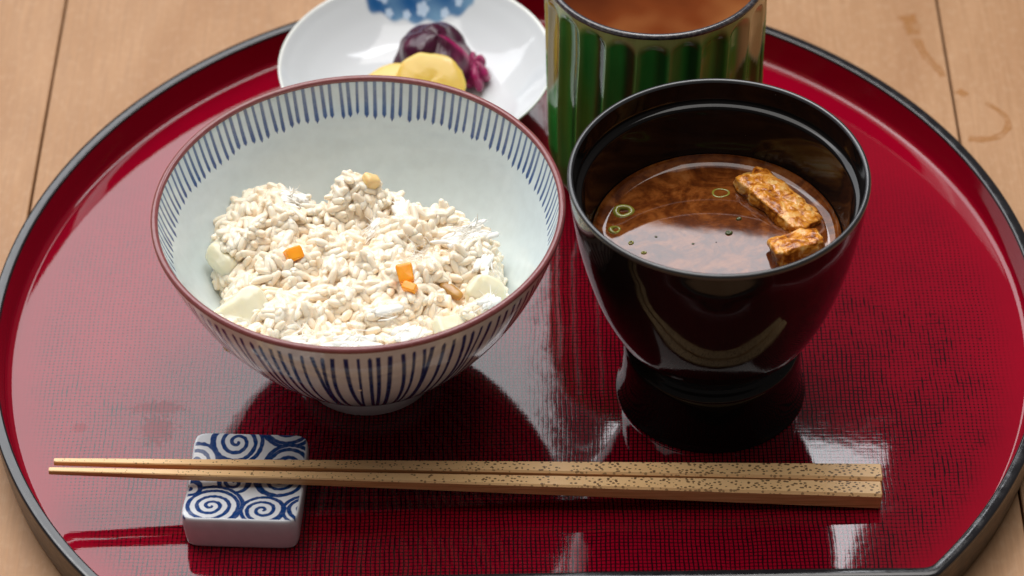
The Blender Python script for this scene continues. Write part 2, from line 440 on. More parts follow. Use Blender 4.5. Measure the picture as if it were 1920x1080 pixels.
poly = np.array([(-4.6, 1.85), (-4.3, 2.6), (-3.45, 3.35), (-2.49, 3.45), (-1.63, 2.85), (-1.2, 2.6), (-1.12, 3.3), (-0.33, 3.5), (0.9, 3.0), (1.73, 2.6), (2.77, 2.05), (3.74, 1.25), (3.96, -0.58), (4.14, -1.84), (4.11, -3.48), (3.27, -5.06), (-0.04, -5.79), (-3.12, -5.15), (-4.52, -3.34), (-4.4, -2.11), (-3.96, -1.39), (-3.88, -0.44), (-4.29, 0.22)])
def poly_dist(x, y):
    """signed distance, positive inside"""
    P = poly; n_ = len(P); d = np.full(x.shape, 1e9); ins = np.zeros(x.shape, bool)
    for i in range(n_):
        a = P[i]; b = P[(i+1) % n_]; e = b-a
        t = np.clip(((x-a[0])*e[0]+(y-a[1])*e[1])/(e@e), 0, 1)
        d = np.minimum(d, np.hypot(x-a[0]-t*e[0], y-a[1]-t*e[1]))
        c = ((a[1] > y) != (b[1] > y)) & (x < (b[0]-a[0])*(y-a[1])/(b[1]-a[1]+1e-12)+a[0])
        ins ^= c
    return np.where(ins, d, -d)
def bowl_in_z(r):
    o = np.argsort(ip[:, 0]); return np.interp(r, ip[o, 0], ip[o, 1])
def heap(x, y):
    d = poly_dist(x, y)
    top = 4.75+0.30*fast_noise(x, y, 5, 14, 1.5)*0.55+0.17*fast_noise(x, y, 6, 14, 3.2)*0.7
    top = top+0.55*np.exp(-((x+0.4)**2+(y-2.6)**2)/0.9)+0.25*np.exp(-((x+2.9)**2+(y-2.2)**2)/1.2)+0.25*np.exp(-((x-2.6)**2+(y-0.6)**2)/1.6)
    top = top-0.35*np.exp(-((x-2.5)**2+(y+1.3)**2)/0.25)-0.2*np.exp(-((x+3.0)**2+(y+0.2)**2)/0.2)
    s_ = np.clip((d+0.15)/1.0, 0, 1); s_ = 1-(1-s_)**2.4
    return 2.3+(top-2.3)*s_
rice = empty('cooked_rice', (RB[0], RB[1], 1.2), 'heap of glistening cooked rice grains filling the striped bowl', 'rice')
RZ = 1.2
# solid core under the grains
gx, gy = np.meshgrid(np.linspace(-5.2, 5.2, 110), np.linspace(-5.2, 5.2, 110), indexing='ij')
def sample_grains(N, depth, mind, seed):
    r = np.random.default_rng(seed); out = []
    cell = {}
    x = r.uniform(-4.9, 4.9, N*9); y = r.uniform(-4.9, 3.9, N*9)
    e = 0.05
    z = heap(x, y); zx = (heap(x+e, y)-heap(x-e, y))/(2*e); zy = (heap(x, y+e)-heap(x, y-e))/(2*e)
    w = np.sqrt(1+zx*zx+zy*zy)
    keep = r.random(len(x)) < np.minimum(w, 4)/4
    rad = np.hypot(x, y); keep &= z > bowl_in_z(rad)+0.05
    keep &= z < 6.1
    for i in np.nonzero(keep)[0]:
        nrm = np.array([-zx[i], -zy[i], 1.0])/w[i]
        dz = depth*r.random()
        p = np.array([x[i], y[i], z[i]])-nrm*dz
        if p[2] < bowl_in_z(math.hypot(p[0], p[1])+0.17)+0.02: continue
        if mind > 0:
            k = tuple((p/mind).astype(int)); bad = False
            for a in (-1, 0, 1):
                for b in (-1, 0, 1):
                    for c in (-1, 0, 1):
                        for qq in cell.get((k[0]+a, k[1]+b, k[2]+c), ()):
                            if ((qq-p)**2).sum() < mind*mind: bad = True
            if bad: continue
            cell.setdefault(k, []).append(p)
        out.append((p, nrm))
        if len(out) >= N: break
    return out
def grain_frame(nrm, r):
    n_ = nrm+0.45*r.standard_normal(3); n_ /= np.linalg.norm(n_)
    t = r.standard_normal(3); t -= n_*(t@n_); t /= np.linalg.norm(t)
    return np.stack([t, np.cross(n_, t), n_], 1)
top = sample_grains(2000, 0.10, 0.185, 21)
low = sample_grains(1500, 0.45, 0.17, 22)
rg = np.random.default_rng(5)
items = []
for p, nr in top+low:
    M3 = grain_frame(nr, rg); sc3 = np.array([0.85+0.3*rg.random(), 0.9+0.3*rg.random(), 0.9+0.25*rg.random()])
    items.append((p-np.array([0, 0, RZ]), M3, sc3, nr))
ntop = len(top)
view = -np.array(f_)
score = np.array([(it[3]@view)*1.0+0.05*it[0][2]+0.1*rg.random()+(0.0 if it[0][1] > -3.9 else -9) for it in items[:ntop]])
best = set(np.argsort(-score)[:300].tolist())
gme = None
for i in sorted(best):
    p, M3, s3, _ = items[i]
    if gme is None:
        o = mesh('rice_grain', GV, GF, M_grain, rice); gme = o.data
    else:
        o = bpy.data.objects.new('rice_grain', gme); COL.objects.link(o); o.parent = rice
    m4 = Matrix([[float(M3[a, b]*s3[b]) for b in range(3)]+[float(p[a])*S] for a in range(3)]+[[0, 0, 0, 1]])
    o.matrix_local = m4
rest_i = [i for i in range(len(items)) if i not in best]
VV = np.empty((len(rest_i)*len(GV), 3)); FF = np.empty((len(rest_i)*len(GF), 4), int); TT = np.empty(len(VV))
for k, i in enumerate(rest_i):
    p, M3, s3, _ = items[i]
    VV[k*len(GV):(k+1)*len(GV)] = (GV*s3)@M3.T+p
    FF[k*len(GF):(k+1)*len(GF)] = GF+k*len(GV); TT[k*len(GV):(k+1)*len(GV)] = rg.random()
o = mesh('rice_grains_packed', VV, FF, M_mass, rice); o['kind'] = 'stuff'
# sticky rice: neighbouring grains fuse where they touch
md = o.modifiers.new('fuse', 'REMESH'); md.mode = 'VOXEL'; md.voxel_size = 0.022*S; md.use_smooth_shade = True
sm = o.modifiers.new('soften', 'SMOOTH'); sm.factor = 0.5; sm.iterations = 1
dg = bpy.context.evaluated_depsgraph_get(); me2 = bpy.data.meshes.new_from_object(o.evaluated_get(dg))
o.modifiers.clear(); o.data = me2
if not me2.materials: me2.materials.append(M_mass)
print('fused rice faces', len(me2.polygons))
gz = heap(gx, gy)-0.17; rad = np.hypot(gx, gy)
ok = gz > bowl_in_z(rad)+0.0
gz = np.where(ok, gz, bowl_in_z(np.minimum(rad, 5.3))-0.12)
Vc = np.stack([gx, gy, gz-RZ], -1).reshape(-1, 3)
Fc = grid_faces(110, 110, False); okf = (rad.ravel()[Fc].max(1) < 4.9) & ok.ravel()[Fc].any(1)
o = mesh('rice_core', Vc, Fc[okf], M_mass, rice, col={'tint': np.full(len(Vc), 0.1)}); o['kind'] = 'stuff'

# ================================================================== lumps and toppings
def lump(name, size, mat, loc, rot, parent=None, box=1.0, amp=0.1, freq=1.5, seed=1, ns=40, nr=24, col=None, fn=None):
    """superellipsoid with noise; box<1 squares it off"""
    V = []
    for i in range(nr):
        t = -math.pi/2+math.pi*i/(nr-1)
        for j in range(ns):
            a = 2*math.pi*j/ns
            def pw(v): return math.copysign(abs(v)**box, v)
            V.append((pw(math.cos(t))*pw(math.cos(a)), pw(math.cos(t))*pw(math.sin(a)), pw(math.sin(t))))
    V = np.array(V)*np.array(size)
    if fn is not None: V = fn(V)
    nz = vnoise(V, freq, seed, 3)
    nn = V/np.maximum(1e-6, np.linalg.norm(V, axis=1, keepdims=True))
    V = V+nn*(nz*amp)[:, None]
    R = np.array(Euler(tuple(math.radians(a) for a in rot)).to_matrix())
    V = V@R.T
    c = {'tint': col} if isinstance(col, float) else None
    if isinstance(col, float): c = {'tint': np.full(len(V), col)}
    return mesh(name, V, grid_faces(nr, ns), mat, parent, loc, col=c)
n = NT('glazed_carrot')
M_car = n.set(color=n.mix(n.noise(2.5, 4), (0.93, 0.30, 0.01), (0.96, 0.42, 0.03)), rough=0.25, sss=0.4, sssr=(1.0, 0.4, 0.1), ssss=0.0012)
n = NT('simmered_turnip')
M_turn = n.set(color=n.mix(n.noise(1.6, 4), (0.80, 0.74, 0.52), (0.86, 0.81, 0.63)), rough=0.2, sss=0.7, sssr=(1.0, 0.9, 0.6), ssss=0.0024)
n.bump(n.noise(6, 3), 0.02, 0.4)
n = NT('steamed_fish')
M_fish = n.set(color=(0.97, 0.94, 0.87), rough=0.55, spec=0.3)
n = NT('yellow_ginger'); M_gin = n.set(color=n.mix(n.noise(4, 3), (0.85, 0.55, 0.2), (0.88, 0.68, 0.36)), rough=0.3, sss=0.5, sssr=(1.0, 0.6, 0.3), ssss=0.0012)
n = NT('brown_mushroom'); M_mush = n.set(color=n.mix(n.noise(5, 4), (0.30, 0.12, 0.02), (0.55, 0.32, 0.08)), rough=0.25)
def hz(x, y): return float(heap(np.array([x]), np.array([y]))[0])
def at_heap(x, y, up=0.0): return (RB[0]+x, RB[1]+y, hz(x, y)+up)
tag(lump('carrot_cube', (0.24, 0.19, 0.17), M_car, at_heap(-1.85, -0.15, 0.04), (35, 10, 35), box=0.28, amp=0.07, seed=3), 'orange carrot cube alone in the middle left of the rice heap', 'carrot')
tag(lump('carrot_cube', (0.22, 0.28, 0.20), M_car, at_heap(1.25, -1.15, 0.05), (30, -8, 8), box=0.3, amp=0.09, seed=5), 'larger upper orange carrot cube right of the rice heap centre, above the small wedge', 'carrot')
tag(lump('carrot_cube', (0.20, 0.12, 0.12), M_car, at_heap(1.36, -1.66, 0.17), (20, 0, -28), box=0.3, amp=0.03, seed=8), 'small red orange carrot wedge tucked just below the larger carrot cube', 'carrot')
tag(lump('turnip_slice', (0.78, 0.68, 0.30), M_turn, at_heap(-3.1, -2.3, -0.10), (30, -16, 28), box=0.42, amp=0.28, freq=1.3, seed=4), 'large translucent pale yellow turnip slice at the lower left of the rice', 'turnip')
tag(lump('turnip_slice', (0.34, 0.5, 0.22), M_turn, at_heap(-3.85, 0.3, -0.15), (35, -60, 10), box=0.6, amp=0.22, seed=14), 'rounded greyish turnip slice at the left edge of the rice against the bowl', 'turnip')
tag(lump('turnip_slice', (0.55, 0.45, 0.25), M_turn, at_heap(3.35, -1.55, 0.05), (30, 45, -20), box=0.5, amp=0.25, seed=24), 'pale green turnip slice at the right edge of the rice', 'turnip')
tag(lump('turnip_slice', (0.5, 0.4, 0.2), M_turn, at_heap(2.5, -3.1, 0.05), (25, 30, 40), box=0.4, amp=0.2, seed=34), 'wedge of pale turnip at the front right of the rice by the rim', 'turnip')
tag(lump('ginger_piece', (0.24, 0.18, 0.20), M_gin, at_heap(0.2, 2.4, 0.02), (10, 20, 30), box=0.45, amp=0.2, seed=6), 'amber yellow ginger piece on the peak of the rice heap', 'ginger')
tag(lump('mushroom_piece', (0.38, 0.16, 0.12), M_mush, at_heap(2.45, -1.2, 0.14), (0, 10, -38), box=0.7, amp=0.08, seed=7), 'glossy brown mushroom piece in the hollow at the right of the rice', 'mushroom')
def fibres(name, loc, length, spread, nfib, curl, ang, tilt, label, seed, width=0.022, chunk=None):
    r = np.random.default_rng(seed); V = []; F = []
    for k in range(nfib):
        p = np.array([r.normal()*spread*0.6, r.normal()*spread, abs(r.normal())*spread*0.35])
        a = ang+0.45*r.standard_normal(); d = np.array([math.cos(a), math.sin(a), tilt+0.3*r.standard_normal()])
        L = length*(0.4+0.8*r.random()); m = 9; w = width*0.45*(0.5+1.2*r.random())
        p = p-d*L*0.5; ax = r.standard_normal(3); ax /= np.linalg.norm(ax); b0 = len(V)
        om = curl*r.standard_normal()
        for i in range(m):
            t = i/(m-1); ww = w*(0.25+math.sin(math.pi*min(0.97, t+0.03))**0.6)
            dd = d/np.linalg.norm(d); s1 = np.cross(dd, ax); s1 /= np.linalg.norm(s1)+1e-9; s2 = np.cross(dd, s1)
            for q_ in range(4):
                c = math.cos(q_*math.pi/2); s_ = math.sin(q_*math.pi/2)
                V.append(p+s1*c*ww*1.5+s2*s_*ww*0.7)
            p = p+dd*L/(m-1); d = dd+np.cross(ax, dd)*om/(m-1)+0.12*r.standard_normal(3)
        for i in range(m-1):
            for q_ in range(4):
                a0 = b0+i*4+q_; a1 = b0+i*4+(q_+1) % 4; F.append((a0, a1, a1+4, a0+4))
    if chunk:
        for k in range(int(chunk*1.5)):
            b0 = len(V); cx, cy, cz = r.normal()*spread*0.9, r.normal()*spread*0.6, r.random()*0.07
            sx, sy, sz = 0.15+0.2*r.random(), 0.05+0.07*r.random(), 0.05+0.05*r.random(); rt = ang+0.3*r.standard_normal()
            nr, ns = 7, 10; pv = r.random()*50
            for i in range(nr):
                t = -math.pi/2+math.pi*i/(nr-1)
                for j in range(ns):
                    a = 2*math.pi*j/ns; q3 = np.array([math.cos(t)*math.cos(a), math.cos(t)*math.sin(a), math.sin(t)])
                    k2 = 1.2+0.45*noise.noise(Vector(q3*2.2+pv)); q3 = q3*np.array([sx, sy, sz])*k2
                    V.append((cx+q3[0]*math.cos(rt)-q3[1]*math.sin(rt), cy+q3[0]*math.sin(rt)+q3[1]*math.cos(rt), cz+q3[2]))
            for f in grid_faces(nr, ns).tolist(): F.append(tuple(v+b0 for v in f))
    return tag(mesh(name, np.array(V), F, M_fish, None, loc), label, 'fish', 'shredded white fish on the rice')
fibres('fish_flake', at_heap(-2.0, 2.1, 0.16), 0.8, 0.16, 34, 0.9, -0.5, 0.0, 'white fish flake with spiky fibres on top of the left rice mound', 1, chunk=7)
fibres('fish_flake', at_heap(0.35, 1.2, 0.14), 1.2, 0.10, 30, 0.7, 1.1, 0.15, 'long white fish strand running down from the rice peak', 2, chunk=5)
fibres('fish_flake', at_heap(0.95, 1.9, 0.12), 0.5, 0.16, 16, 0.6, 1.6, 0.0, 'small blocky white fish flake right of the ginger piece', 3, chunk=5)
fibres('fish_flake', at_heap(1.65, -0.25, 0.14), 0.9, 0.16, 36, 2.6, 0.2, 0.1, 'tangle of curly white fish fibres above the larger carrot cube', 4, width=0.013)
fibres('fish_flake', at_heap(2.9, 0.45, 0.16), 0.8, 0.28, 50, 1.2, 0.3, 0.0, 'broad fluffy white fish flake on the upper right of the rice', 5, chunk=16)
fibres('fish_flake', at_heap(3.35, -0.4, 0.12), 0.4, 0.14, 14, 0.8, 1.3, 0.0, 'solid white fish chunk below the fluffy flake at the right', 6, chunk=9)
fibres('fish_flake', at_heap(0.75, -2.55, 0.13), 0.6, 0.10, 14, 0.6, 0.5, 0.0, 'small white fish flake below and left of the carrot wedge', 7, chunk=5)
fibres('fish_flake', at_heap(-1.5, -3.4, 0.14), 0.7, 0.22, 26, 0.9, 0.4, 0.0, 'white fish flake at the front left of the rice by the rim', 8, chunk=9)
fibres('fish_flake', at_heap(-0.1, -3.75, 0.12), 0.8, 0.26, 30, 0.9, 0.0, 0.0, 'flat white fish flake at the front centre of the rice, against the rim', 9, chunk=12)
fibres('fish_flake', at_heap(3.55, -2.3, 0.2), 1.1, 0.08, 22, 0.7, 1.0, 0.5, 'wispy white fish strand leaning on the right inner wall of the bowl', 10, width=0.015, chunk=3)
fibres('fish_flake', at_heap(1.3, -3.3, 0.12), 0.5, 0.2, 18, 0.8, 0.8, 0.0, 'white fish flake between the front turnip wedge and the front centre flake', 11, chunk=8)

# ================================================================== SOUP CUP
SB = (5.43, -2.15)
cup = empty('soup_bowl', (SB[0], SB[1], FZ), 'tall black lacquer soup bowl on a flared foot, at the right of the rice bowl', 'bowl')
n = NT('black_lacquer')
spk = n.step(n.voro(1.9), 0.0, 0.022, 1.0, 0.0)
M_blk = n.set(color=n.mix(spk, (0.007, 0.006, 0.006), (0.35, 0.33, 0.3)), rough=n.math('ADD', n.step(n.noise(1.6, 4), 0.3, 0.75, 0.045, 0.10), n.math('MULTIPLY', spk, 0.4)), ior=1.34)
n.bump(n.noise(1.2, 2), 0.006, 0.6)
n = NT('worn_black_edge'); M_edge = n.set(color=(0.018, 0.018, 0.02), rough=0.3, ior=1.6)
so = smooth_profile([(2.15, 2.35), (2.35, 2.62), (2.8, 3.3), (3.28, 4.45), (3.68, 6.0), (3.88, 7.3), (3.97, 8.15)], 10)
so[:, 1] -= FZ
lathe('body', so, 360, M_blk, cup)
ri = [(3.97, 8.15), (3.985, 8.22), (3.965, 8.28), (3.91, 8.30), (3.86, 8.285), (3.83, 8.23)]
lathe('lip', [(a, b-FZ) for a, b in ri], 360, M_edge, cup)
si = [(3.83, 8.23), (3.81, 7.95), (3.79, 7.75), (3.77, 7.62), (3.73, 7.57), (3.66, 7.56), (3.60, 7.53), (3.585, 7.45), (3.56, 7.2), (3.46, 6.5), (3.33, 5.9), (3.1, 4.9), (2.7, 4.0), (1.9, 3.2), (0.9, 2.9), (0.02, 2.85)]
lathe('inside_wall', [(a, b-FZ) for a, b in si], 360, M_blk, cup)
fo = smooth_profile([(2.10, 2.55), (2.22, 2.36), (2.42, 2.18), (2.46, 1.7), (2.50, 1.1), (2.58, 0.65), (2.64, 0.46), (2.62, 0.41), (2.5, 0.4)], 6)[::-1]
lathe('foot', [(a, b-FZ) for a, b in fo], 300, M_blk, cup)
# broth
n = NT('cloudy_miso_broth')
cl = n.noise(0.9, 6, n.map(1, 1.2, 1), 0.62, 1.4); fine = n.noise(5.0, 5, None, 0.6)
cc = n.ramp(n.math('ADD', n.math('MULTIPLY', cl, 0.75), n.math('MULTIPLY', fine, 0.25)), [(0.34, (0.040, 0.009, 0.003)), (0.47, (0.10, 0.024, 0.005)), (0.57, (0.19, 0.055, 0.011)), (0.74, (0.27, 0.10, 0.028))])
M_broth = n.set(color=cc, rough=0.03, ior=1.45, sss=0.15, sssr=(0.01, 0.004, 0.002), ssss=0.3)
n.bump(n.noise(0.8, 2), 0.004, 0.4)
SZ = 5.85
bp = [(0.02, SZ), (1, SZ), (2, SZ), (2.6, SZ), (2.8, SZ), (2.98, SZ+0.008), (3.08, SZ+0.022), (3.17, SZ+0.05), (3.24, SZ+0.09), (3.29, SZ+0.14), (3.33, SZ+0.2), (3.345, SZ+0.25)]
soup = tag(lathe('miso_soup', [(a, b-SZ) for a, b in bp], 300, M_broth, None, (SB[0], SB[1], SZ)), 'cloudy reddish brown miso soup inside the black lacquer bowl', 'soup')
def tofu_mat():
    n = NT('golden_fried_tofu_skin')
    a = n.noise(3.2, 5, None, 0.6, 0.8); v = n.voro(5.0, None, 'SMOOTH_F1')
    c = n.ramp(a, [(0.30, (0.10, 0.018, 0.003)), (0.42, (0.36, 0.10, 0.008)), (0.53, (0.66, 0.26, 0.03)), (0.68, (0.82, 0.52, 0.20))])
    c = n.mix(n.step(v, 0.45, 0.8, 0.0, 0.4), c, (0.22, 0.06, 0.006))
    n.bump(n.math('ADD', a, n.math('MULTIPLY', n.voro(7.0, None, 'SMOOTH_F1'), -0.8)), 0.05, 0.9)
    return n.set(color=c, rough=0.2, ior=1.45, sss=0.2, sssr=(0.8, 0.4, 0.1), ssss=0.0012)
M_tofu = tofu_mat()
def sp(x, y, z=0.0): return (SB[0]+x, SB[1]+y, SZ+z)
tag(lump('fried_tofu', (1.30, 0.58, 0.28), M_tofu, sp(1.78, 1.50, 0.05), (-8, 4, -51), box=0.42, amp=0.24, freq=2.8, seed=2, ns=72, nr=48), 'long golden fried tofu strip along the right wall of the soup', 'tofu')
tag(lump('fried_tofu', (0.68, 0.46, 0.34), M_tofu, sp(2.15, -0.42, 0.12), (-12, -4, 18), box=0.36, amp=0.20, freq=2.8, seed=12, ns=60, nr=40), 'short square golden fried tofu piece nearest the front right of the soup', 'tofu')
tag(lump('seared_tip', (0.2, 0.15, 0.13), M_mush, sp(0.98, 2.55, 0.08), (0, 0, 20), box=0.8, amp=0.1, seed=9), 'tiny dark seared tip at the upper end of the long tofu strip', 'topping')
n = NT('green_onion_ring')
M_onion = n.set(color=n.mix(n.noise(3, 3), (0.15, 0.13, 0.012), (0.26, 0.25, 0.04)), rough=0.12, sss=0.3, sssr=(0.8, 0.8, 0.2), ssss=0.0012)
n = NT('dark_green_onion'); M_onion2 = n.set(color=(0.05, 0.06, 0.008), rough=0.2)
def ring(name, R, r, loc, rot, mat, label, group=None, squash=1.0, seed=0):
    V = []
    ns, nt = 28, 10; rr_ = random.Random(seed); ph = rr_.random()*6
    for i in range(ns):
        a = 2*math.pi*i/ns; Rk = R*(1+0.10*math.sin(2*a+ph)+0.05*math.sin(3*a+ph))
        for j in range(nt):
            b = 2*math.pi*j/nt
            V.append(((Rk+r*math.cos(b))*math.cos(a), (Rk+r*math.cos(b))*math.sin(a)*squash, r*1.0*math.sin(b)))
    i = np.arange(ns)[:, None]; j = np.arange(nt)[None, :]
    F = np.stack([i*nt+j, ((i+1) % ns)*nt+j, ((i+1) % ns)*nt+(j+1) % nt, i*nt+(j+1) % nt], -1).reshape(-1, 4)
    R3 = np.array(Euler(tuple(math.radians(q) for q in rot)).to_matrix())
    return tag(mesh(name, np.array(V)@R3.T, F, mat, None, loc), label, 'spring onion', group)
GO = 'spring onion rings floating in the miso soup'
ring('onion_ring', 0.20, 0.10, sp(-2.45, 1.28, -0.03), (12, 6, 0), M_onion, 'thick olive spring onion ring at the upper left of the soup', GO, 0.9, 1)
ring('onion_ring', 0.13, 0.07, sp(-2.7, 0.55, -0.03), (4, 14, 0), M_onion, 'half sunken spring onion ring against the left wall of the soup', GO, 0.8, 2)
ring('onion_ring', 0.20, 0.045, sp(0.22, 2.0, -0.032), (0, 0, 0), M_onion, 'thin pale spring onion ring at the back centre of the soup', GO, 0.9, 3)
ring('onion_ring', 0.05, 0.05, sp(0.36, 0.36, 0.0), (0, 0, 0), M_onion2, 'tiny dark green spring onion ring near the middle of the soup', GO, 0.9, 4)
ring('onion_ring', 0.04, 0.045, sp(0.66, 0.92, 0.0), (0, 0, 30), M_onion2, 'tiny brown spring onion ring beside the long tofu strip', GO, 0.7, 5)
ring('onion_ring', 0.06, 0.03, sp(-2.28, 0.02, 0.0), (0, 0, 40), M_onion, 'small broken spring onion ring at the lower left of the soup', GO, 0.7, 6)
ring('onion_ring', 0.045, 0.03, sp(-1.95, -0.38, 0.0), (0, 0, 10), M_onion, 'smallest spring onion ring near the front left of the soup', GO, 0.8, 7)
ring('onion_ring', 0.02, 0.02, sp(-0.62, -0.05, 0.0), (0, 0, 0), M_onion2, 'black speck of spring onion left of the soup centre', GO, 0.8, 8)
ring('onion_ring', 0.02, 0.02, sp(-1.6, 0.25, 0.0), (0, 0, 0), M_onion2, 'black speck of spring onion between the left rings and the soup centre', GO, 0.8, 9)

# ================================================================== GREEN TEA CUP
TC = (4.1, 6.95)
tcup = empty('tea_cup', (TC[0], TC[1], FZ), 'fluted green glazed tea cup with a dark rim, behind the black soup bowl', 'cup')
NF, NSg = 22, 1056
zr = np.r_[np.linspace(0.4, 1.2, 14), np.linspace(1.3, 6.6, 40), np.linspace(6.65, 8.08, 40)]
th = np.linspace(0, 2*np.pi, NSg, endpoint=False)
TH, ZZ = np.meshgrid(th, zr); t = np.mod(TH*NF/(2*np.pi)+0.12*np.sin(ZZ*0.6)+0.3, 1.0)
k_id = np.floor(TH*NF/(2*np.pi)+0.12*np.sin(ZZ*0.6)+0.3).astype(int) % NF
rf = np.random.default_rng(9); fr = rf.random(NF)[k_id]; fr2 = rf.random(NF)[k_id]
base_r = np.interp(ZZ, [0.4, 0.7, 1.2, 2.0, 6.0, 8.2], [2.35, 2.75, 3.02, 3.17, 3.2, 3.2])
scal = 1-(2*t-1)**2
topz = 7.60+0.25*scal+0.15*fr
fade = 1-sstep(ZZ, topz-0.35, topz+0.05); fade *= sstep(ZZ, 0.5, 1.1)
rad_ = base_r-0.16*scal*fade
rad_ = rad_+0.012*fast_noise(TH*6, ZZ, 4, 10, 1.0)
Vg = np.stack([rad_*np.cos(TH), rad_*np.sin(TH), ZZ-FZ], -1).reshape(-1, 3)
def lerp(a, b, w): return a*(1-w[..., None])+np.array(b)*w[..., None]
st = fast_noise(TH*40, ZZ*0.8, 8, 12, 1.0)
C0 = np.zeros(TH.shape+(3,))+np.array((0.022, 0.175, 0.028))
big = 0.5+0.5*np.sin(TH*3+1.0+0.4*ZZ)*0.8
C0 = lerp(C0, (0.06, 0.16, 0.015), sstep(big+0.15*st, 0.45, 1.1)*0.6)
C0 = lerp(C0, (0.004, 0.022, 0.006), sstep(t, 0.45, 0.72)*(1-sstep(t, 0.84, 0.98))*(0.6+0.3*fr))  # shade on one side of each flute, painted into the glaze color
C0 = lerp(C0, (0.025, 0.014, 0.004), sstep(fr2, 0.6, 0.9)*sstep(t, 0.4, 0.75)*(1-sstep(t, 0.84, 0.98))*0.6)
ridge = np.maximum(1-sstep(t, 0.0, 0.16), sstep(t, 0.90, 1.0))
C0 = lerp(C0, (0.13, 0.24, 0.06), ridge*0.6)
# bare cream top band and amber side
deg = np.degrees(np.mod(TH+np.pi, 2*np.pi)-np.pi)       # -180..180, camera side = -90
left = (sstep(-deg, 150, 160)+sstep(deg, 140, 160)); right = sstep(deg, -46, -36)*(1-sstep(deg, 40, 60))
edgez = 7.45+0.12*np.sin(TH*5.0+1)+0.25*scal-0.1*fr
topm = sstep(ZZ, edgez+0.05, edgez+0.45)
C0 = lerp(C0, (0.24, 0.26, 0.09), topm*0.85)
drL = 4.6+0.5*np.sin(TH*9)+0.3*scal; mL = np.clip(left, 0, 1)*sstep(ZZ, drL, drL+0.12)
amber = lerp(np.zeros(TH.shape+(3,))+np.array((0.20, 0.15, 0.015)), (0.10, 0.045, 0.02), sstep(t, 0.4, 0.7))
amber = lerp(amber, (0.30, 0.30, 0.16), ridge*0.8)
C0 = C0*(1-mL[..., None])+amber*mL[..., None]
drR = 6.0+0.4*np.sin(TH*11+2)+0.4*ridge; mR = np.clip(right, 0, 1)*sstep(ZZ, drR, drR+0.12)
C0 = lerp(C0, (0.42, 0.33, 0.16), mR*0.9)
lip = np.clip(1-np.abs(ZZ-np.where(left > 0.3, drL, drR))/0.12, 0, 1)*np.clip(left+right, 0, 1)
C0 = lerp(C0, (0.35, 0.42, 0.28), lip*0.6)
C0 = np.clip(C0*2.1, 0, 0.8)
n = NT('oribe_green_glaze')
n.bump(n.noise(2.0, 3), 0.02, 0.5)
M_cup = n.set(color=n.mix(n.noise(2.0, 4, n.map(6, 6, 0.5)), n.attr('paint'), n.mix(0.25, n.attr('paint'), (0.02, 0.03, 0.01))), rough=0.13, ior=1.45)
mesh('fluted_wall', Vg, grid_faces(len(zr), NSg), M_cup, tcup, col={'paint': C0.reshape(-1, 3)})
n = NT('iron_dark_cup_rim')
M_crim = n.set(color=n.mix(n.step(n.noise(9, 5), 0.4, 0.75), (0.03, 0.028, 0.035), (0.10, 0.085, 0.085)), rough=0.18, ior=1.6)
lathe('rim_band', [(3.20, 8.07-FZ), (3.215, 8.13-FZ), (3.19, 8.19-FZ), (3.12, 8.215-FZ), (3.05, 8.19-FZ), (3.02, 8.12-FZ), (3.01, 8.0-FZ)], 300, M_crim, tcup)
n = NT('cup_inside_glaze'); M_cin = n.set(color=n.mix(n.noise(1.5, 4), (0.34, 0.27, 0.16), (0.50, 0.42, 0.28)), rough=0.12)
lathe('inside_wall', [(3.01, 8.0-FZ), (2.98, 7.2-FZ), (2.95, 5.0-FZ), (2.8, 1.5-FZ), (2.2, 0.9-FZ), (0.02, 0.85-FZ)], 240, M_cin, tcup)
n = NT('unglazed_clay'); M_clay = n.set(color=(0.18, 0.10, 0.06), rough=0.7)
lathe('foot', [(0.02, 0.05), (2.0, 0.05), (2.05, 0.0), (2.3, 0.0), (2.36, 0.02)], 160, M_clay, tcup)
n = NT('brown_tea')
M_tea = n.set(color=n.ramp(n.noise(0.22, 3, n.map(1, 1, 1, (4.2, 1.0, 0)), 0.5), [(0.36, (0.07, 0.013, 0.003)), (0.5, (0.13, 0.028, 0.006)), (0.64, (0.21, 0.07, 0.02))]), rough=0.02, ior=1.34)
TZ = 7.35
tag(lathe('brown_tea', [(a, b) for a, b in [(0.02, 0), (1.5, 0), (2.6, 0), (2.85, 0.006), (2.93, 0.03), (2.965, 0.07), (2.98, 0.11)]], 200, M_tea, None, (TC[0], TC[1], TZ)), 'reddish brown roasted tea filling the green fluted cup', 'tea')

# ================================================================== SMALL WHITE DISH
DC = (-3.04, 9.85)
dish = empty('pickle_dish', (DC[0], DC[1], FZ), 'small round white dish of pickles with a painted blue motif, behind the rice bowl', 'dish')
dprof = smooth_profile([(0.02, 0.95), (0.9, 0.97), (1.8, 1.06), (2.6, 1.30), (3.3, 1.72), (3.85, 2.2), (4.12, 2.48)], 14)
ND = 720
V, th = lathe_pts(dprof, ND)
X, Y = V[:, 0], V[:, 1]
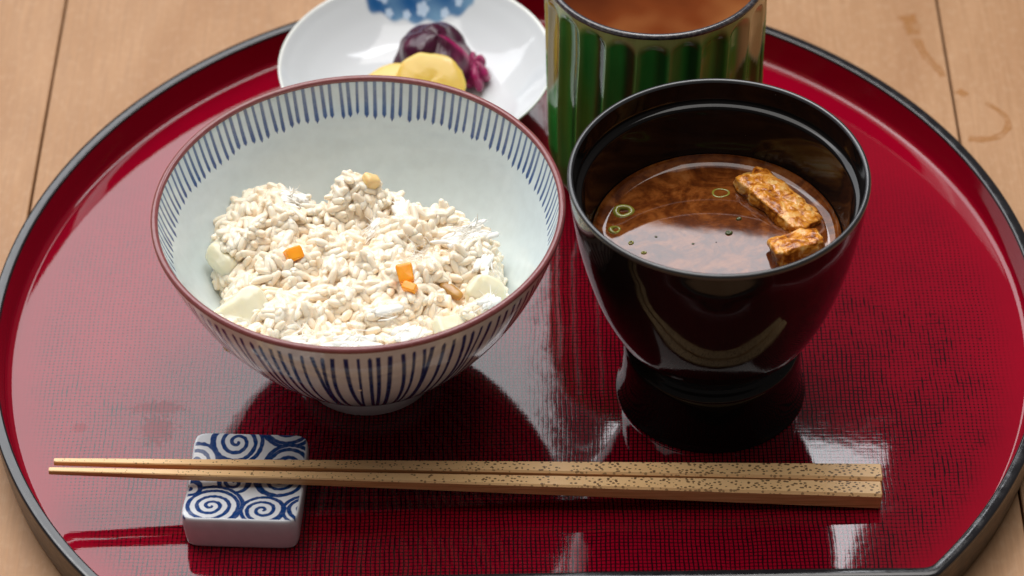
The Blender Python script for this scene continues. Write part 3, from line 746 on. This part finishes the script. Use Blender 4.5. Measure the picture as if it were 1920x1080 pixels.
# blue painted motif (blossoms over a folded ribbon)
DCol = np.zeros((len(V), 3))+np.array((0.67, 0.69, 0.71))
bx, by = X-0.05, Y
bot = 3.12+0.10*(bx/1.6)**2*1.6+0.06*np.sin(bx*9)
inside = sstep(by, bot-0.08, bot+0.06)*(1-sstep(np.abs(bx+0.02*(by-3)), 1.55+0.28*(by-3.2), 1.70+0.28*(by-3.2)))
blue = np.zeros((len(V), 3))+np.array((0.012, 0.09, 0.26))
w = np.clip(0.5+0.5*np.sin(by*5+bx*2.2)*np.sin(bx*3.1-by), 0, 1)
blue = blue*(1-w[:, None]*0.7)+np.array((0.22, 0.38, 0.52))*w[:, None]*0.7
rm = sstep(by, 3.5, 3.7)*sstep(bx, 0.1, 0.3)
ln_ = np.clip(np.sin((by*0.8-bx*0.45)*9), 0, 1); blue = blue*(1-(rm*ln_*0.8)[:, None])+np.array((0.55, 0.68, 0.78))*(rm*ln_*0.8)[:, None]
for (px, py, pr) in [(-1.2, 3.75, 0.26), (-0.75, 4.0, 0.22), (0.05, 3.45, 0.22), (-0.45, 3.3, 0.14), (-1.0, 3.3, 0.14), (0.75, 3.3, 0.15), (-0.2, 4.2, 0.25), (1.2, 3.5, 0.13)]:
    a = np.arctan2(by-py, bx-px); rr2 = np.hypot(by-py, bx-px)
    pet = pr*(0.72+0.28*np.abs(np.cos(a*2.5)))
    m_ = 1-sstep(rr2, pet*0.8, pet*1.1); blue = blue*(1-m_[:, None]*0.85)+np.array((0.55, 0.66, 0.80))*m_[:, None]*0.85
DCol = DCol*(1-inside[:, None])+blue*inside[:, None]
n = NT('white_porcelain'); M_dish = n.set(color=n.attr('paint'), rough=0.09, ior=1.5)
n.bump(n.noise(0.6, 2), 0.02, 0.5)
n = NT('white_porcelain_outer'); M_dish2 = n.set(color=(0.78, 0.79, 0.76), rough=0.1, ior=1.5)
V[:, 2] -= FZ
mesh('dish_inside', V, grid_faces(len(dprof), ND), M_dish, dish, col={'paint': DCol})
lathe('dish_outside', [(1.9, 0.15), (1.93, 0.0), (2.1, 0.0), (2.15, 0.3), (2.8, 0.62), (3.5, 1.15), (4.0, 1.75), (4.2, 2.08), (4.215, 2.13), (4.18, 2.15), (4.12, 2.08)], 300, M_dish2, dish)
def dp(x, y, z): return (DC[0]+x, DC[1]+y, z)
n = NT('pickled_eggplant_skin')
xx = n.xyz()
c = n.mix(n.step(n.noise(1.1, 3), 0.45, 0.75), (0.05, 0.005, 0.022), (0.15, 0.02, 0.06))
M_egg = n.set(color=n.mix(n.attr('tint', 'Fac'), c, (0.42, 0.015, 0.12)), rough=0.22, ior=1.45, sss=0.1, sssr=(0.006, 0.001, 0.002), ssss=0.3)
n.bump(n.noise(2.2, 4, n.map(2.2, 0.5, 1.2)), 0.07, 0.8)
def folded(name, size, loc, rot, label, seed, nf, depth, tint):
    ns, nr = 96, 50; V = []; T = []
    for i in range(nr):
        tt = -math.pi/2+math.pi*i/(nr-1)
        for j in range(ns):
            a = 2*math.pi*j/ns
            fold = abs(math.sin(a*nf/2+seed+0.6*math.sin(tt*2)))**0.6
            q3 = Vector((math.cos(tt)*math.cos(a), math.cos(tt)*math.sin(a), math.sin(tt)))
            k2 = 1-depth*(1-fold)*math.cos(tt)**0.5 if math.cos(tt) > 1e-6 else 1
            k2 *= 1+0.16*noise.noise(q3*1.7+Vector((seed, 0, 0)))
            V.append((q3.x*k2*size[0], q3.y*k2*size[1], q3.z*k2*size[2]))
            T.append(tint(a, tt))
    R3 = np.array(Euler(tuple(math.radians(q) for q in rot)).to_matrix())
    return tag(mesh(name, np.array(V)@R3.T, grid_faces(nr, ns), M_egg, None, loc, col={'tint': np.clip(np.array(T), 0, 1)}), label, 'pickle')
folded('eggplant_pickle', (1.30, 1.25, 1.12), dp(0.46, 0.96, 1.74), (0, 10, -24), 'large glossy dark purple eggplant pickle with a magenta streak behind the yellow slices', 1.3, 3, 0.15,
       lambda a, t: max(0, 1-abs(math.atan2(math.sin(a-0.25), math.cos(a-0.25)))/0.24)*(0.9 if t > -0.2 else 0))
folded('eggplant_pickle', (0.52, 0.80, 0.45), dp(1.72, 0.75, 1.50), (0, 0, 8), 'small wrinkled reddish purple eggplant pickle at the right of the large one', 2.7, 6, 0.35,
       lambda a, t: 0.30+0.35*abs(math.sin(a*3)))
n = NT('yellow_pickled_radish')
M_dai = n.set(color=n.mix(n.noise(1.4, 3), (0.74, 0.47, 0.07), (0.80, 0.58, 0.15)), rough=0.2, sss=0.5, sssr=(1.0, 0.7, 0.2), ssss=0.0020)
n.bump(n.noise(5, 3), 0.02, 0.4)
def slice_(loc, rot, r, label, seed):
    def fn(V): return V
    return tag(lump('radish_slice', (r, r*0.86, 0.15), M_dai, loc, rot, box=1.0, amp=0.10, freq=1.8, seed=seed, fn=lambda V: np.c_[V[:, :2]*(np.minimum(1.0, 1.0/np.maximum(0.2, np.hypot(V[:, 0]/r, V[:, 1]/(r*0.86)))**0.7))[:, None], V[:, 2]]), label, 'pickle')
slice_(dp(0.45, -0.62, 2.20), (32, 10, -18), 1.08, 'front yellow pickled radish slice leaning on the large eggplant pickle', 2)
slice_(dp(-0.75, -0.42, 1.82), (18, -10, 12), 0.98, 'lower yellow pickled radish slice at the left, half under the other slice', 5)

# ================================================================== CHOPSTICK REST
CR = (-7.27, -6.50)
rest = empty('chopstick_rest', (CR[0], CR[1], FZ), 'small white porcelain chopstick rest painted with blue spirals at the lower left', 'chopstick rest', rz=math.radians(-3))
HX, HY, HH = 1.56, 1.60, 1.12
NG = 260
uu = np.linspace(-1, 1, NG); U, W = np.meshgrid(uu, uu)
def rsq(u, w, rc=0.22):
    """square grid to rounded-square plan"""
    m = np.maximum(np.abs(u), np.abs(w))+1e-9
    a = np.arctan2(w, u); p_ = 11.0
    rr_ = (np.abs(np.cos(a))**p_+np.abs(np.sin(a))**p_)**(-1/p_)
    sq = 1/np.maximum(np.abs(np.cos(a)), np.abs(np.sin(a)))
    k = rr_/sq
    return u*(1-m**3*(1-k)), w*(1-m**3*(1-k)), m
PX, PY, MM = rsq(U, W)
sad = 0.26*np.cos(PY*math.pi*0.95)*0.5
edge = np.clip((MM-0.955)/0.045, 0, 1)
Zt = HH-0.10-sad-0.07*(1-np.sqrt(np.clip(1-edge**2, 0, 1)))
Xt = PX*HX; Yt = PY*HY
un, vn = (PX+1)/2, (1-PY)/2        # 0..1 from left / from back
spir = [(0.38, 0.10, 0.22, 1, 0.5), (0.82, -0.10, 0.24, 1, 2), (0.06, 0.30, 0.18, -1, 1), (0.86, 0.33, 0.22, -1, 0), (0.40, 0.50, 0.13, 1, 3), (0.78, 0.46, 0.20, -1, 4), (1.06, 0.84, 0.20, 1, 2.5), (0.69, 0.86, 0.185, -1, 1.2), (0.24, 0.82, 0.27, 1, 0.2), (0.02, 0.58, 0.10, 1, 1)]
ink = np.zeros_like(un); asp = HY/HX
rn = fast_noise(un*60, vn*60, 12, 16, 1.0)*0.0022
for (cu, cv, R_, sgn, ph) in spir:
    dx = (un-cu); dy = (vn-cv)*asp; rr_ = np.hypot(dx, dy*1.0)+rn; a = np.arctan2(dy, dx)*sgn+ph
    pitch = 0.078; k = (rr_/pitch-a/(2*np.pi)); d = np.abs(k-np.round(k))*pitch
    line = (1-sstep(d, 0.0145, 0.021))*(rr_ < R_+0.006)
    outer = 1-sstep(np.abs(rr_-R_), 0.0145, 0.021)
    disc = rr_ < R_+0.004
    ink = np.where(disc, line, ink); ink = np.maximum(ink, outer)
ink *= (1-sstep(np.abs(PX), 0.955, 0.97))*(1-sstep(-PY, 0.955, 0.965))
V = np.stack([Xt, Yt, Zt], -1).reshape(-1, 3)
F = grid_faces(NG, NG, False)
# perimeter loop, then side rings going down
per = [(0, j) for j in range(NG)]+[(i, NG-1) for i in range(1, NG)]+[(NG-1, j) for j in range(NG-2, -1, -1)]+[(i, 0) for i in range(NG-2, 0, -1)]
pidx = np.array([i*NG+j for i, j in per]); np_ = len(pidx)
PV = V[pidx]; rings = []
zt0 = PV[:, 2]
for h, s_ in [(0.93, 1.006), (0.75, 1.008), (0.5, 1.0), (0.25, 0.985), (0.08, 0.975), (0.02, 0.96), (0.0, 0.93)]:
    R_ = PV.copy(); R_[:, 0] *= s_; R_[:, 1] *= s_; R_[:, 2] = zt0*h; rings.append(R_)
base = len(V); V2 = np.concatenate([V]+rings); F2 = [F]
prev = pidx
for k in range(len(rings)):
    cur = base+k*np_+np.arange(np_)
    F2.append(np.stack([prev, cur, np.roll(cur, -1), np.roll(prev, -1)], -1)); prev = cur
A = np.r_[ink.ravel(), np.zeros(len(V2)-len(V))]
M_rest = porcelain('white_rest_porcelain_blue_spirals', (0.74, 0.76, 0.80), (0.0, 0.035, 0.16))
M_rest.node_tree.nodes['Principled BSDF'].inputs['Roughness'].default_value = 0.12
mesh('porcelain_block', V2, np.concatenate(F2), M_rest, rest, col={'ink': A})

# ================================================================== CHOPSTICKS
def stick_mat():
    n = NT('speckled_bamboo')
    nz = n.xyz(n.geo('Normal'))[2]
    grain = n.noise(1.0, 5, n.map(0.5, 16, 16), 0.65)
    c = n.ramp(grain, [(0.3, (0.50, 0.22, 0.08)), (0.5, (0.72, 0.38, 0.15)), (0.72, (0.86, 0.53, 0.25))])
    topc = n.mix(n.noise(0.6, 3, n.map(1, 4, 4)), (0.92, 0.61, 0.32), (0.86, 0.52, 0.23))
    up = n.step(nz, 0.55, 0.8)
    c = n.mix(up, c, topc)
    v = n.voro(1.0, n.map(8.4, 12.5, 0.001)); xs_ = n.xyz()[0]
    r = n.math('ADD', n.noise(3.0, 2, n.map(1, 2, 1)), n.step(xs_, -22.0, -3.0, -0.28, 0.12))
    dn = n.noise(0.5, 2)
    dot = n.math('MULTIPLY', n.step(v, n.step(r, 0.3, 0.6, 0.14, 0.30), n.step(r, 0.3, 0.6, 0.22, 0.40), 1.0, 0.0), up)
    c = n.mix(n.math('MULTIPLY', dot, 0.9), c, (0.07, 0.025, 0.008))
    n.bump(grain, 0.006, 0.6)
    return n.set(color=c, rough=0.3, ior=1.45)
M_stick = stick_mat()
def chopstick(p0, p1, w0, h0, w1, h1, label):
    """p0 butt bottom-centre, p1 tip bottom-centre"""
    p0 = np.array(p0, float); p1 = np.array(p1, float); L = np.linalg.norm(p1-p0); d = (p1-p0)/L
    side = np.cross(d, [0, 0, 1]); side /= np.linalg.norm(side); up = np.cross(side, d)
    m = 60; V = []
    for i in range(m):
        t = i/(m-1); t = t if 0 < i < m-1 else t
        if i == 1: t = 0.03/L
        if i == m-2: t = 1-0.03/L
        e = min(1, min(t*L, (1-t)*L)/0.03); e = 0.90+0.10*math.sqrt(max(0, 1-(1-e)**2))
        w = (w0+(w1-w0)*t)*e; h = (h0+(h1-h0)*t); b = 0.12*min(w, h); hc = h/2
        hh = h*e
        c = p0+d*L*t+up*hc
        for (a_, z_) in [(-w/2+b, -hh/2), (w/2-b, -hh/2), (w/2, -hh/2+b), (w/2, hh/2-b), (w/2-b, hh/2), (-w/2+b, hh/2), (-w/2, hh/2-b), (-w/2, -hh/2+b)]:
            V.append(c+side*a_+up*z_)
    F = grid_faces(m, 8).tolist()+[list(range(7, -1, -1)), list(range((m-1)*8, m*8))]
    V = np.array(V); o = p0.copy()
    return tag(mesh('chopstick', V-o, F, M_stick, None, tuple(o), sharp=40), label, 'chopstick', 'pair of bamboo chopsticks')
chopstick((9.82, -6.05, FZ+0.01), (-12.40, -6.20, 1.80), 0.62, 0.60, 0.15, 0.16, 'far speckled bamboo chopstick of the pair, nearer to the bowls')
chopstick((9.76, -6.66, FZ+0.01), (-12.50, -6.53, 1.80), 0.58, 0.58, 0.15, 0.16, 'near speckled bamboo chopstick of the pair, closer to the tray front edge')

# consistent outward normals
import bmesh
for o in list(COL.objects):
    if o.type == 'MESH' and o.name.split('.')[0] in ('plank', 'chopstick', 'fried_tofu', 'fish_flake', 'onion_ring', 'carrot_cube', 'turnip_slice', 'rice_grain', 'porcelain_block', 'eggplant_pickle', 'radish_slice'):
        if o.name.startswith('rice_grain.'): continue
        bm = bmesh.new(); bm.from_mesh(o.data); bmesh.ops.recalc_face_normals(bm, faces=bm.faces); bm.to_mesh(o.data); bm.free()
